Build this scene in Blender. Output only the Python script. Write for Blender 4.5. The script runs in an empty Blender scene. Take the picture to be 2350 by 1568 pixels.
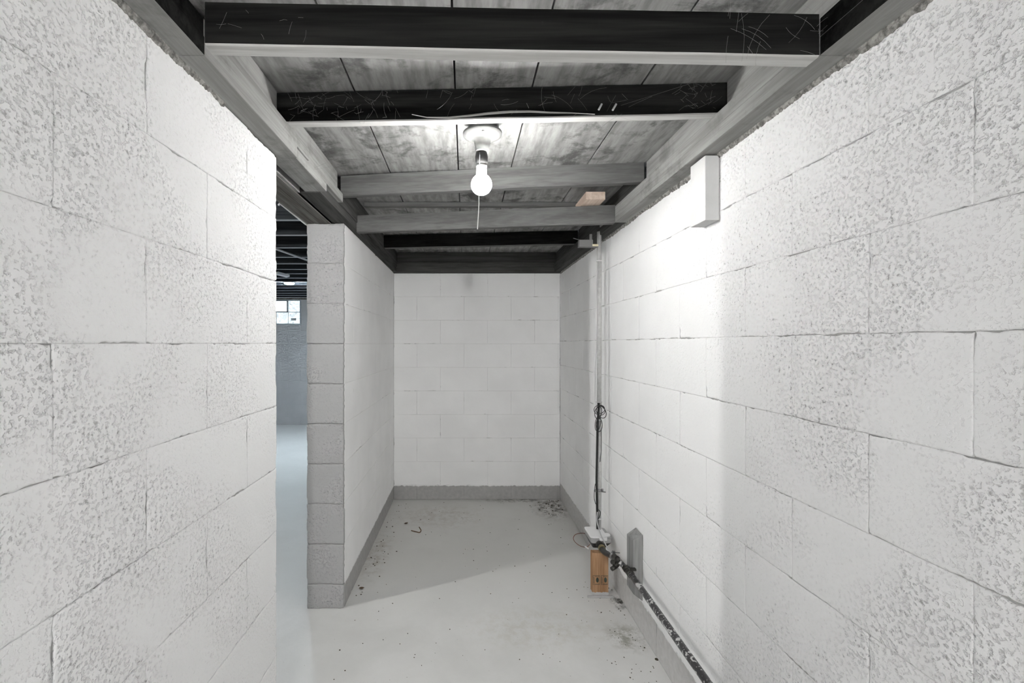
import bpy, bmesh, math, random
from mathutils import Vector, Matrix, noise as mnoise

# ------------------------------------------------------------------ camera, world, exposure
S = bpy.context.scene
C = bpy.context.collection
F, CX, CY = 1044.4, 1067.6, 789.0          # focal length and vanishing point in pixels of the 2350x1568 frame
EYE = 1.343                                # camera height above the slab

cam_d = bpy.data.cameras.new('camera')
cam_d.sensor_fit = 'HORIZONTAL'
cam_d.sensor_width = 36.0
cam_d.lens = F * 36.0 / 2350.0
cam_d.shift_x = (1175.0 - CX) / 2350.0
cam_d.shift_y = (CY - 784.0) / 2350.0
cam_d.clip_start = 0.02
cam = bpy.data.objects.new('camera', cam_d)
C.objects.link(cam)
cam.location = (0, 0, EYE)
cam.rotation_euler = (math.pi / 2, 0, 0)
S.camera = cam

w = bpy.data.worlds.new('world'); S.world = w
w.use_nodes = True
w.node_tree.nodes['Background'].inputs[0].default_value = (0.72, 0.82, 0.95, 1)
w.node_tree.nodes['Background'].inputs[1].default_value = 1.0

S.view_settings.view_transform = 'Standard'
S.view_settings.look = 'None'
S.view_settings.gamma = 1.0
S.view_settings.use_curve_mapping = False
S.view_settings.exposure = 0.05
S.cycles.use_light_tree = False
S.cycles.max_bounces = 14
S.cycles.diffuse_bounces = 12      # white rooms: light keeps bouncing

BULB_L = 365.0        # radiance of the bare bulb
BULB2_L = 1500.0       # bulb in the next room, around the doorway
LAMP3_L = 1350.0
WINDOW_L = 1.1
REAR_FILL_L = 1250.0       # unseen bulb added behind the camera as fill light

def P(x, y, D):
    """pixel of the photograph + distance along the corridor -> point"""
    return Vector(((x - CX) * D / F, D, EYE + (CY - y) * D / F))

# ------------------------------------------------------------------ node helpers
def new_mat(name, matte=False):
    m = bpy.data.materials.new(name); m.use_nodes = True
    nt = m.node_tree
    for n in list(nt.nodes): nt.nodes.remove(n)
    out = nt.nodes.new('ShaderNodeOutputMaterial')
    b = nt.nodes.new('ShaderNodeBsdfDiffuse' if matte else 'ShaderNodeBsdfPrincipled')
    nt.links.new(b.outputs[0], out.inputs[0])
    return m, nt, b
def N(nt, t, **kw):
    n = nt.nodes.new(t)
    for k, v in kw.items():
        if k.startswith('i_'):
            n.inputs[k[2:].replace('_', ' ')].default_value = v
        else: setattr(n, k, v)
    return n
def L(nt, a, b): nt.links.new(a, b)
def pos(nt, scale=(1, 1, 1)):
    g = N(nt, 'ShaderNodeNewGeometry')
    mp = N(nt, 'ShaderNodeMapping'); mp.inputs['Scale'].default_value = scale
    L(nt, g.outputs['Position'], mp.inputs['Vector'])
    return mp.outputs[0]
def noise_n(nt, vec, scale, detail=3, rough=0.55, dist=0.0):
    n = N(nt, 'ShaderNodeTexNoise'); n.inputs['Scale'].default_value = scale
    n.inputs['Detail'].default_value = detail; n.inputs['Roughness'].default_value = rough
    n.inputs['Distortion'].default_value = dist
    L(nt, vec, n.inputs['Vector']); return n.outputs['Fac']
def ramp(nt, fac, a, b, v0=0.0, v1=1.0, smooth=True):
    n = N(nt, 'ShaderNodeMapRange')
    if smooth: n.interpolation_type = 'SMOOTHSTEP'
    n.inputs['From Min'].default_value = a; n.inputs['From Max'].default_value = b
    n.inputs['To Min'].default_value = v0; n.inputs['To Max'].default_value = v1
    L(nt, fac, n.inputs['Value']); return n.outputs[0]
def math_n(nt, op, a, b=None):
    n = N(nt, 'ShaderNodeMath'); n.operation = op
    for i, v in enumerate((a, b)):
        if v is None: continue
        if isinstance(v, (int, float)): n.inputs[i].default_value = v
        else: L(nt, v, n.inputs[i])
    return n.outputs[0]
def mixc(nt, fac, a, b):
    n = N(nt, 'ShaderNodeMix'); n.data_type = 'RGBA'
    if isinstance(fac, (int, float)): n.inputs[0].default_value = fac
    else: L(nt, fac, n.inputs[0])
    for i, v in ((6, a), (7, b)):
        if isinstance(v, (tuple, list)): n.inputs[i].default_value = (*v[:3], 1)
        else: L(nt, v, n.inputs[i])
    return n.outputs[2]
def bump(nt, h, b, strength=1.0, dist=0.002):
    n = N(nt, 'ShaderNodeBump'); n.inputs['Strength'].default_value = strength
    n.inputs['Distance'].default_value = dist
    L(nt, h, n.inputs['Height']); L(nt, n.outputs[0], b.inputs['Normal'])
def grey(v, t=0.0): return (v * (1 + t), v, v * (1 - t))

# ------------------------------------------------------------------ materials
def block_paint(name, white=0.80, y_rough=(2.3, 0.75), rmin=0.12, rmax=1.0, paint_line=0.118, pit_col=0.36, pit=122, low=(0.34, 0.47)):
    """thick wall paint over porous block; coarser where the rollers skipped the pores"""
    m, nt, b = new_mat(name, True)
    v = pos(nt)
    sep = N(nt, 'ShaderNodeSeparateXYZ'); L(nt, v, sep.inputs[0])
    big = noise_n(nt, v, 3.4, 2, 0.6)
    patches = ramp(nt, big, 0.38, 0.56, 0.22, 1.0)
    yr = ramp(nt, sep.outputs[1], y_rough[1], y_rough[0], rmax, rmin)
    rough = math_n(nt, 'MULTIPLY', patches, yr)
    n1 = noise_n(nt, v, pit, 2, 0.65)
    n2 = noise_n(nt, v, 38, 1, 0.5)
    pits = ramp(nt, n1, 0.34, 0.50, 0.0, 1.0)
    deep = math_n(nt, 'MULTIPLY', ramp(nt, n1, 0.31, 0.39, 1.0, 0.0), ramp(nt, n2, 0.42, 0.56, 0.0, 1.0))
    deep = math_n(nt, 'MULTIPLY', deep, rough)
    h = math_n(nt, 'MULTIPLY', math_n(nt, 'ADD', math_n(nt, 'MULTIPLY', pits, 0.75), math_n(nt, 'MULTIPLY', n1, 0.5)), rough)
    h = math_n(nt, 'ADD', h, math_n(nt, 'MULTIPLY', n2, 0.35))
    bump(nt, h, b, 1.0, 0.0033)
    col = mixc(nt, ramp(nt, big, 0.3, 0.7), grey(white - 0.03), grey(white + 0.015))
    col = mixc(nt, math_n(nt, 'MULTIPLY', deep, 0.85), col, grey(pit_col))
    if paint_line:
        z = math_n(nt, 'ADD', sep.outputs[2], math_n(nt, 'MULTIPLY', math_n(nt, 'SUBTRACT', n2, 0.5), 0.018))
        g = ramp(nt, z, paint_line - 0.003, paint_line + 0.003, 1.0, 0.0)
        gc = mixc(nt, n2, grey(low[0], 0.012), grey(low[1], 0.012))
        col = mixc(nt, g, col, gc)
    L(nt, col, b.inputs['Color'])
    return m

M = {}
M['paint_left'] = block_paint('white_block_paint', 0.905, (1.75, 0.70), 0.35, 1.0, None)
M['paint_right'] = block_paint('white_block_paint_right', 0.905, (2.2, 0.85), 0.10, 1.05, 0.142, low=(0.46, 0.62))
M['paint_alcove'] = block_paint('white_block_paint_alcove', 0.925, (2.2, 0.85), 0.06, 0.6, 0.116)
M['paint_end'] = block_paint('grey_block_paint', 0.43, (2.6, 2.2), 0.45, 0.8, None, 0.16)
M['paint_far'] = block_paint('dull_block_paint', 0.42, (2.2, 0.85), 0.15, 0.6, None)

def simple(name, col, rough=0.5, metal=0.0, nscale=0, namt=0.15, bmp=0.0, bscale=80, spec=0.4):
    m, nt, b = new_mat(name)
    if nscale:
        n = noise_n(nt, pos(nt), nscale, 4, 0.6)
        a = tuple(max(0, c * (1 - namt)) for c in col); c2 = tuple(min(1, c * (1 + namt)) for c in col)
        L(nt, mixc(nt, ramp(nt, n, 0.3, 0.7), a, c2), b.inputs['Base Color'])
    else: b.inputs['Base Color'].default_value = (*col, 1)
    b.inputs['Roughness'].default_value = rough; b.inputs['Metallic'].default_value = metal
    b.inputs['Specular IOR Level'].default_value = spec
    if bmp: bump(nt, noise_n(nt, pos(nt), bscale, 4, 0.6), b, 1.0, bmp)
    return m

def wood(name, lo, hi, axis, grain=26.0, rough=0.75, knots=False, stains=0.0, stain_col=(0.02, 0.02, 0.02), bmp=0.0006):
    m, nt, b = new_mat(name, True)
    sc = [1, 1, 1]; sc['XYZ'.index(axis)] = 0.045
    v = pos(nt, tuple(sc))
    g = noise_n(nt, v, grain, 3, 0.62, 0.6)
    fine = noise_n(nt, v, grain * 6, 2, 0.6)
    f = math_n(nt, 'ADD', math_n(nt, 'MULTIPLY', g, 0.7), math_n(nt, 'MULTIPLY', fine, 0.3))
    col = mixc(nt, ramp(nt, f, 0.34, 0.66), lo, hi)
    if knots:
        sk = [1, 1, 1]; sk['XYZ'.index(axis)] = 0.6
        vo = N(nt, 'ShaderNodeTexVoronoi'); vo.inputs['Scale'].default_value = 3.4
        L(nt, pos(nt, tuple(sk)), vo.inputs['Vector'])
        k = ramp(nt, vo.outputs['Distance'], 0.035, 0.075, 1.0, 0.0)
        col = mixc(nt, math_n(nt, 'MULTIPLY', k, 0.7), col, tuple(c * 0.25 for c in lo))
    if stains:
        sn = noise_n(nt, pos(nt), 4.3, 5, 0.7, 0.4)
        col = mixc(nt, math_n(nt, 'MULTIPLY', ramp(nt, sn, 0.50, 0.68), stains), col, stain_col)
    L(nt, col, b.inputs['Color'])
    if bmp: bump(nt, f, b, 1.0, bmp)
    return m

M['joist_side'] = wood('black_joist_side', (0.007, 0.007, 0.007), (0.022, 0.022, 0.021), 'X', 20)  # near-black sides, much darker than the grey joists
M['joist_side_grey'] = wood('grey_joist_side', (0.11, 0.11, 0.108), (0.175, 0.175, 0.171), 'X', 20)
M['joist_edge'] = wood('pale_joist_edge', (0.46, 0.455, 0.44), (0.64, 0.635, 0.62), 'X', 30, knots=True)
M['plate'] = wood('grey_plate_wood', (0.24, 0.238, 0.232), (0.36, 0.358, 0.35), 'Y', 24, stains=0.35, stain_col=(0.06, 0.058, 0.055))
M['plate_dark'] = wood('dark_plate_wood', (0.05, 0.05, 0.048), (0.10, 0.10, 0.097), 'Y', 24)
M['far_dark'] = wood('dark_cross_plate_wood', (0.05, 0.05, 0.048), (0.10, 0.10, 0.097), 'X', 24)
M['header'] = wood('brown_grey_header', (0.10, 0.095, 0.085), (0.20, 0.195, 0.185), 'Y', 18)
M['fresh'] = wood('fresh_pine', (0.60, 0.47, 0.38), (0.74, 0.62, 0.53), 'Y', 30)
M['post'] = wood('fir_post', (0.27, 0.155, 0.085), (0.46, 0.29, 0.175), 'Z', 34, bmp=0.0004)
M['stake'] = wood('grey_stake', (0.20, 0.20, 0.20), (0.34, 0.34, 0.337), 'Z', 26, stains=0.5, stain_col=(0.12, 0.12, 0.12))
M['room_joist'] = wood('room_joist', (0.025, 0.027, 0.03), (0.055, 0.06, 0.065), 'X', 20)
M['room_edge'] = wood('room_joist_edge', (0.42, 0.44, 0.46), (0.58, 0.60, 0.62), 'X', 26)

def plank_mat():
    m, nt, b = new_mat('subfloor_plank', True)
    v = pos(nt, (1, 0.16, 1))
    oi = N(nt, 'ShaderNodeObjectInfo')
    add = N(nt, 'ShaderNodeVectorMath'); add.operation = 'ADD'
    L(nt, v, add.inputs[0]); L(nt, oi.outputs['Location'], add.inputs[1])
    wv = N(nt, 'ShaderNodeTexWave'); wv.wave_type = 'BANDS'; wv.bands_direction = 'X'
    wv.inputs['Scale'].default_value = 4.0; wv.inputs['Distortion'].default_value = 16
    wv.inputs['Detail'].default_value = 2.0; wv.inputs['Detail Scale'].default_value = 0.35
    L(nt, add.outputs[0], wv.inputs['Vector'])
    g = noise_n(nt, v, 60, 4, 0.6)
    f = math_n(nt, 'ADD', math_n(nt, 'MULTIPLY', wv.outputs['Fac'], 0.14), math_n(nt, 'MULTIPLY', g, 0.86))
    col = mixc(nt, ramp(nt, f, 0.25, 0.75), (0.21, 0.209, 0.205), (0.36, 0.358, 0.352))
    blotch = noise_n(nt, pos(nt), 5.0, 6, 0.72, 0.3)
    col = mixc(nt, math_n(nt, 'MULTIPLY', ramp(nt, blotch, 0.50, 0.66), 0.75), col, (0.07, 0.07, 0.068))
    L(nt, col, b.inputs['Color'])
    bump(nt, f, b, 1.0, 0.0006)
    return m
M['plank'] = plank_mat()

def floor_mat():
    m, nt, b = new_mat('painted_concrete_floor')
    v = pos(nt)
    sep = N(nt, 'ShaderNodeSeparateXYZ'); L(nt, v, sep.inputs[0])
    t = noise_n(nt, v, 2.2, 5, 0.62, 0.3)
    col = mixc(nt, ramp(nt, t, 0.3, 0.72), (0.63, 0.63, 0.618), (0.72, 0.72, 0.71))
    # bare, dustier paint inside the alcove
    al = math_n(nt, 'ADD', sep.outputs[1], math_n(nt, 'MULTIPLY', t, 0.8))
    col = mixc(nt, math_n(nt, 'MULTIPLY', ramp(nt, al, 2.6, 3.4), 0.55), col, (0.54, 0.535, 0.51))
    # dirty stains
    stn = ramp(nt, noise_n(nt, v, 17, 5, 0.78), 0.42, 0.62)
    def stain(cx, cy, rx, ry, amt, c):
        nonlocal col
        dx = math_n(nt, 'DIVIDE', math_n(nt, 'SUBTRACT', sep.outputs[0], cx), rx)
        dy = math_n(nt, 'DIVIDE', math_n(nt, 'SUBTRACT', sep.outputs[1], cy), ry)
        d = math_n(nt, 'SQRT', math_n(nt, 'ADD', math_n(nt, 'MULTIPLY', dx, dx), math_n(nt, 'MULTIPLY', dy, dy)))
        f = math_n(nt, 'MULTIPLY', ramp(nt, d, 0.15, 1.0, 1.0, 0.0), stn)
        col = mixc(nt, math_n(nt, 'MULTIPLY', f, amt), col, c)
    stain(0.70, 3.72, 0.20, 0.34, 0.95, (0.06, 0.05, 0.035))
    stain(0.45, 3.90, 0.45, 0.07, 0.8, (0.09, 0.075, 0.06))
    stain(0.74, 2.08, 0.13, 0.14, 0.7, (0.16, 0.155, 0.11))
    stain(0.80, 2.36, 0.06, 0.10, 1.0, (0.03, 0.028, 0.02))
    stain(-0.20, 3.55, 0.5, 0.35, 0.35, (0.30, 0.25, 0.2))
    stain(-0.56, 2.9, 0.12, 0.5, 0.4, (0.27, 0.22, 0.17))
    stain(0.35, 2.15, 0.5, 0.25, 0.25, (0.40, 0.36, 0.26))
    # fine specks and grit stuck in the paint
    sp = noise_n(nt, v, 95, 2, 0.5)
    col = mixc(nt, math_n(nt, 'MULTIPLY', ramp(nt, sp, 0.745, 0.775), 0.75), col, (0.12, 0.115, 0.09))
    L(nt, col, b.inputs['Base Color'])
    b.inputs['Roughness'].default_value = 0.5; b.inputs['Specular IOR Level'].default_value = 0.3
    bump(nt, math_n(nt, 'ADD', noise_n(nt, v, 9, 2, 0.6), math_n(nt, 'MULTIPLY', sp, 0.15)), b, 0.5, 0.004)
    return m
M['floor'] = floor_mat()

M['mortar'] = simple('bare_mortar', (0.42, 0.42, 0.415), 0.9, nscale=40, bmp=0.002)
M['mortar_bed'] = simple('rough_mortar_bed', (0.24, 0.235, 0.22), 0.95, nscale=70, namt=0.6, bmp=0.006, bscale=120)
M['white_wood'] = simple('white_painted_wood', (0.74, 0.74, 0.735), 0.5, nscale=12, namt=0.04, bmp=0.0006, bscale=60)
M['web'] = simple('cobweb', (0.28, 0.28, 0.275), 0.9)
M['black_iron'] = simple('black_iron', (0.035, 0.034, 0.03), 0.35, 0.3, nscale=30, namt=0.4)
M['brass'] = simple('dull_brass', (0.22, 0.19, 0.10), 0.4, 0.5, nscale=30, namt=0.3)
M['black'] = simple('black_rubber', (0.012, 0.012, 0.012), 0.5)
M['conduit'] = simple('grey_conduit', (0.50, 0.50, 0.495), 0.5, 0.0, nscale=60, namt=0.1)
M['bracket'] = simple('grey_bracket', (0.17, 0.17, 0.168), 0.4, 0.2)
M['lid'] = simple('white_plastic', (0.80, 0.80, 0.80), 0.4)
M['box_grey'] = simple('grey_plastic', (0.36, 0.36, 0.36), 0.5)
M['copper'] = simple('red_brown_wire', (0.16, 0.05, 0.025), 0.5)
M['grey_wire'] = simple('grey_wire', (0.45, 0.45, 0.45), 0.4)
M['steel'] = simple('dull_steel', (0.30, 0.30, 0.30), 0.35, 0.8)
M['dark_metal'] = simple('dark_metal_box', (0.06, 0.06, 0.06), 0.35, 0.4)
M['porcelain'] = simple('porcelain', (0.22, 0.22, 0.215), 0.3, nscale=40, namt=0.1)
M['string'] = simple('string', (0.8, 0.8, 0.78), 0.9)
M['stamp'] = simple('stamp_ink', (0.035, 0.045, 0.035), 0.8)
M['grey_base'] = simple('grey_floor_paint', (0.46, 0.46, 0.46), 0.5, nscale=20, namt=0.08)
M['yellow'] = simple('yellowed_tape', (0.62, 0.58, 0.40), 0.6)
M['dirt'] = simple('dirt', (0.07, 0.06, 0.04), 0.9, nscale=80, namt=0.5)
M['leaf'] = simple('dry_leaf', (0.14, 0.09, 0.05), 0.8, nscale=60, namt=0.4)
M['frame'] = simple('window_frame', (0.34, 0.37, 0.39), 0.5)
M['sticker'] = simple('sticker', (0.42, 0.43, 0.44), 0.6)
M['shell'] = simple('dull_wall', (0.62, 0.64, 0.66), 0.7, nscale=6, namt=0.05)

def pipe_paint():
    m, nt, b = new_mat('paint_spattered_pipe')
    v = pos(nt)
    n = noise_n(nt, v, 34, 3, 0.55, 1.2)
    n2 = noise_n(nt, v, 130, 2, 0.5)
    f = math_n(nt, 'MAXIMUM', ramp(nt, n, 0.57, 0.60), ramp(nt, n2, 0.66, 0.69))
    col = mixc(nt, math_n(nt, 'MULTIPLY', f, 0.9), (0.035, 0.035, 0.036), (0.62, 0.62, 0.61))
    L(nt, col, b.inputs['Base Color']); b.inputs['Roughness'].default_value = 0.35
    return m
M['pipe'] = pipe_paint()

def emit(name, col, strength):
    m, nt, b = new_mat(name)
    b.inputs['Base Color'].default_value = (0.8, 0.8, 0.8, 1)
    b.inputs['Emission Color'].default_value = (*col, 1)
    b.inputs['Emission Strength'].default_value = strength
    return m
M['bulb'] = emit('lit_bulb', (1.0, 0.992, 0.98), BULB_L)
M['fill_bulb'] = emit('added_fill_bulb', (1.0, 0.992, 0.98), REAR_FILL_L)
M['bulb2'] = emit('lit_bulb_next_room', (1.0, 0.99, 0.97), BULB2_L)
M['lamp3'] = emit('lit_lamp_disc', (0.76, 0.89, 1.0), LAMP3_L)
M['glass'] = emit('daylit_glass_block', (0.80, 0.93, 1.0), WINDOW_L)
_nt = M['glass'].node_tree; _b = _nt.nodes['Principled BSDF'] if 'Principled BSDF' in _nt.nodes else [n for n in _nt.nodes if n.type == 'BSDF_PRINCIPLED'][0]
L(_nt, ramp(_nt, noise_n(_nt, pos(_nt), 22, 2, 0.6, 1.5), 0.3, 0.7, WINDOW_L * 0.35, WINDOW_L * 1.2), _b.inputs['Emission Strength'])
M['vent_glass'] = emit('daylit_vent_glass', (0.95, 0.98, 1.0), WINDOW_L * 2.5)

# ------------------------------------------------------------------ object helpers
def link(name, me, mats=None, parent=None, loc=None):
    o = bpy.data.objects.new(name, me); C.objects.link(o)
    if me is not None and mats:
        for mm in (mats if isinstance(mats, (list, tuple)) else [mats]):
            me.materials.append(M[mm])
    if loc is not None: o.location = loc
    if parent is not None: o.parent = parent
    return o
def to_mesh(bm, name, smooth=False):
    me = bpy.data.meshes.new(name)
    bmesh.ops.recalc_face_normals(bm, faces=bm.faces)
    if smooth:
        for f in bm.faces: f.smooth = True
    bm.to_mesh(me); bm.free(); return me
def tag(o, label, cat, group=None, kind=None):
    o['label'] = label; o['category'] = cat
    if group: o['group'] = group
    if kind: o['kind'] = kind
    return o
def thing(name, label, cat, loc=(0, 0, 0), group=None):
    o = bpy.data.objects.new(name, None); C.objects.link(o); o.location = loc
    o.empty_display_size = 0.05
    return tag(o, label, cat, group)
def structure(name, loc=(0, 0, 0)):
    o = bpy.data.objects.new(name, None); C.objects.link(o); o.location = loc
    o['kind'] = 'structure'; return o
def add_hexa(bm, pts, bev=0.0, mi=0):
    """8 points: bottom ring (4) then top ring (4)"""
    vs = [bm.verts.new(p) for p in pts]
    fs = [bm.faces.new([vs[i] for i in q]) for q in ((0, 3, 2, 1), (4, 5, 6, 7), (0, 1, 5, 4), (1, 2, 6, 5), (2, 3, 7, 6), (3, 0, 4, 7))]
    for f in fs: f.material_index = mi
    if bev:
        es = list({e for f in fs for e in f.edges})
        bmesh.ops.bevel(bm, geom=es, offset=bev, segments=2, profile=0.6, affect='EDGES')
def add_box(bm, lo, hi, bev=0.0, mi=0):
    x0, y0, z0 = lo; x1, y1, z1 = hi
    add_hexa(bm, [(x0, y0, z0), (x1, y0, z0), (x1, y1, z0), (x0, y1, z0), (x0, y0, z1), (x1, y0, z1), (x1, y1, z1), (x0, y1, z1)], bev, mi)
def add_tube(bm, pts, r, seg=10, cap=True, mi=0):
    pts = [Vector(p) for p in pts]; rings = []
    up = None
    for i, p in enumerate(pts):
        t = (pts[min(i + 1, len(pts) - 1)] - pts[max(i - 1, 0)]).normalized()
        if up is None:
            up = Vector((0, 0, 1)) if abs(t.z) < 0.9 else Vector((1, 0, 0))
        a = t.cross(up).normalized(); up = a.cross(t).normalized()
        rr = r[i] if isinstance(r, (list, tuple)) else r
        rings.append([bm.verts.new(p + (a * math.cos(k * 2 * math.pi / seg) + up * math.sin(k * 2 * math.pi / seg)) * rr) for k in range(seg)])
    for i in range(len(rings) - 1):
        for k in range(seg):
            f = bm.faces.new((rings[i][k], rings[i][(k + 1) % seg], rings[i + 1][(k + 1) % seg], rings[i + 1][k]))
            f.material_index = mi; f.smooth = True
    if cap:
        for rg in (rings[0], rings[-1]):
            f = bm.faces.new(rg); f.material_index = mi
def add_lathe(bm, prof, c, seg=28, axis=Vector((0, 0, 1)), mi=0):
    c = Vector(c); axis = axis.normalized()
    a = axis.orthogonal().normalized(); b2 = axis.cross(a)
    rings = []
    for (r, z) in prof:
        rings.append([bm.verts.new(c + axis * z + (a * math.cos(k * 2 * math.pi / seg) + b2 * math.sin(k * 2 * math.pi / seg)) * max(r, 1e-5)) for k in range(seg)])
    for i in range(len(rings) - 1):
        for k in range(seg):
            f = bm.faces.new((rings[i][k], rings[i][(k + 1) % seg], rings[i + 1][(k + 1) % seg], rings[i + 1][k]))
            f.smooth = True; f.material_index = mi
    for rg in (rings[0], rings[-1]):
        f = bm.faces.new(rg); f.material_index = mi
def catmull(pts, n=8):
    pts = [Vector(p) for p in pts]; out = []
    q = [pts[0] * 2 - pts[1]] + pts + [pts[-1] * 2 - pts[-2]]
    for i in range(1, len(q) - 2):
        for k in range(n):
            t = k / n
            out.append(0.5 * ((2 * q[i]) + (q[i + 1] - q[i - 1]) * t + (2 * q[i - 1] - 5 * q[i] + 4 * q[i + 1] - q[i + 2]) * t * t + (3 * q[i] - q[i - 1] - 3 * q[i + 1] + q[i + 2]) * t ** 3))
    out.append(pts[-1]); return out
def box_obj(name, lo, hi, mat, parent=None, bev=0.0):
    bm = bmesh.new(); add_box(bm, lo, hi, bev)
    return link(name, to_mesh(bm, name), mat, parent)
def tube_obj(name, pts, r, mat, parent=None, seg=10):
    bm = bmesh.new(); add_tube(bm, pts, r, seg)
    return link(name, to_mesh(bm, name), mat, parent)

# ------------------------------------------------------------------ masonry
CH = 0.2032
BL = 0.4064
Z0 = 0.124
TOP = Z0 + 9 * CH         # 1.953
_cache = {}
def block_mesh(wd, ht, crack, var):
    key = (round(wd, 3), round(ht, 3), crack, var)
    if key in _cache: return _cache[key]
    rnd = random.Random(hash(key) & 0xffff if False else int(wd * 1e4) * 31 + int(ht * 1e4) * 7 + int(crack * 100) * 13 + var * 977)
    step = 0.009
    def axis_pts(l):
        n = max(3, int((l - 0.012) / step))
        return [0.0, 0.0035] + [0.007 + (l - 0.014) * i / n for i in range(n + 1)] + [l - 0.0035, l]
    us, vs = axis_pts(wd), axis_pts(ht)
    off = Vector((rnd.uniform(0, 90), rnd.uniform(0, 90), rnd.uniform(0, 90)))
    def side(k, t):
        a = 0.5 + 0.5 * mnoise.noise(off + Vector((t * 11.0, k * 7.3, 0)))
        b2 = 0.5 + 0.5 * mnoise.noise(off + Vector((t * 75.0, k * 5.1, 3)))
        f = a * 0.75 + b2 * 0.25
        c = min(1, max(0, (f - (1 - crack)) / 0.10))
        return c, b2
    verts = []; nu, nv = len(us), len(vs)
    for j, v in enumerate(vs):
        for i, u in enumerate(us):
            d = 0.0006 * mnoise.noise(off + Vector((u * 9, v * 9, 7)))
            x, z = u, v
            for (dist_i, k, t, dx, dz) in ((i, 0, v, 1, 0), (nu - 1 - i, 1, v, -1, 0), (j, 2, u, 0, 1), (nv - 1 - j, 3, u, 0, -1)):
                if dist_i > 2: continue
                c, b2 = side(k, t)
                fall = (1.0, 0.75, 0.25)[dist_i]
                ret = (0.0001 + 0.0034 * c * (0.25 + b2)) * (1.0, 0.7, 0.2)[dist_i]
                x += dx * ret; z += dz * ret
                d -= fall * (0.0004 + 0.0014 * c) * (1.0 if dist_i == 0 else 0.45)
            verts.append((x, -d, z))
    faces = []
    for j in range(nv - 1):
        for i in range(nu - 1):
            a = j * nu + i
            faces.append((a, a + 1, a + nu + 1, a + nu))
    ring = [j0 for j0 in range(nu)] + [j * nu + nu - 1 for j in range(1, nv)] + [(nv - 1) * nu + i for i in range(nu - 2, -1, -1)] + [j * nu for j in range(nv - 2, 0, -1)]
    base = len(verts)
    for r in ring: verts.append((verts[r][0], 0.02, verts[r][2]))
    n = len(ring)
    for k in range(n):
        k2 = (k + 1) % n
        faces.append((ring[k2], ring[k], base + k, base + k2))
    me = bpy.data.meshes.new('block')
    me.from_pydata(verts, [], faces)
    sm = [True] * ((nu - 1) * (nv - 1)) + [False] * n
    me.polygons.foreach_set('use_smooth', sm)
    me.update()
    _cache[key] = me
    return me

rndw = random.Random(5)
def skin(parent, origin, n, length, even, odd, mat, crack=0.45, z0=Z0, z_end=TOP, nvar=7, pitch=BL, sink=0.0):
    """courses of block faces; u = up x n; even / odd: positions along u of one upright joint in even / odd courses"""
    n = Vector(n); up = Vector((0, 0, 1)); u = up.cross(n)
    rot = Matrix((u, up.cross(u), up)).transposed().to_4x4()
    k = -1 if z0 > 0.03 else 0
    while True:
        za = z0 + k * CH; zb = min(za + CH, z_end)
        za = max(za, 0.0)
        if za >= z_end - 0.01: break
        ph = (even if k % 2 == 0 else odd)
        if ph is None: js = [0, length]
        else:
            js = [0.0]; t = ph % pitch
            while t < length - 0.01:
                if t > 0.02: js.append(t)
                t += pitch
            js.append(length)
        for a, b in zip(js[:-1], js[1:]):
            me = block_mesh(b - a, zb - za, crack, rndw.randrange(nvar))
            if not me.materials: me.materials.append(M[mat])
            o = bpy.data.objects.new('block', me); C.objects.link(o)
            o.material_slots[0].link = 'OBJECT'; o.material_slots[0].material = M[mat]
            p = Vector(origin) + u * a + up * za - n * (rndw.uniform(0, 0.0012) + sink)
            o.matrix_world = Matrix.Translation(p) @ rot
            o.parent = parent
        k += 1

def mortar_bed(parent, axis_x, sgn, y0, y1, z_top, seed):
    """ragged strip of squeezed-out mortar on the top edge of a wall; sgn = direction it faces"""
    rnd = random.Random(seed); bm = bmesh.new()
    y = y0; fr = []
    while y < y1:
        low = 0.016 + 0.008 * mnoise.noise(Vector((y * 5, seed, 0))) + 0.005 * mnoise.noise(Vector((y * 45, seed, 4))) + 0.004 * mnoise.noise(Vector((y * 150, seed, 2)))
        out = 0.004 + 0.004 * (0.5 + 0.5 * mnoise.noise(Vector((y * 22, seed, 9))))
        fr.append((y, low, out)); y += 0.003
    prev = None
    for (yy, low, out) in fr:
        q = [bm.verts.new((axis_x - sgn * 0.004, yy, z_top)), bm.verts.new((axis_x + sgn * out, yy, z_top)),
             bm.verts.new((axis_x + sgn * out * 1.05, yy, z_top - low * 0.6)), bm.verts.new((axis_x + sgn * 0.001, yy, z_top - low)),
             bm.verts.new((axis_x - sgn * 0.004, yy, z_top - low))]
        if prev:
            for a in range(5):
                f = bm.faces.new((prev[a], prev[(a + 1) % 5], q[(a + 1) % 5], q[a]))
        else: bm.faces.new(q)
        prev = q
    bm.faces.new(prev)
    return link('mortar_bed', to_mesh(bm, 'mortar_bed'), 'mortar_bed', parent)

XL, XR = -0.615, 0.818
XP = XL - 0.188           # back of the dividing wall
YN = -3.2                 # end of the corridor behind the camera
YO0, YO1 = 1.485, 2.305   # doorway
YB = 3.925                # alcove end wall
YS = -0.70                # block courses are built from here on, plain painted wall before
RX0, RY1 = -5.2, 7.54     # next room

# floor
fl = box_obj('floor', (RX0 - 0.2, YN - 0.2, -0.12), (XR + 0.2, RY1 + 0.2, 0.0), 'floor'); fl['kind'] = 'structure'

wl = structure('wall_left', (XL, 0, 0))
def child_skin(par, *a, **k):
    inv = par.matrix_world.copy()
    skin(par, *a, **k)
def fix_children():
    bpy.context.view_layer.update()
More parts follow.
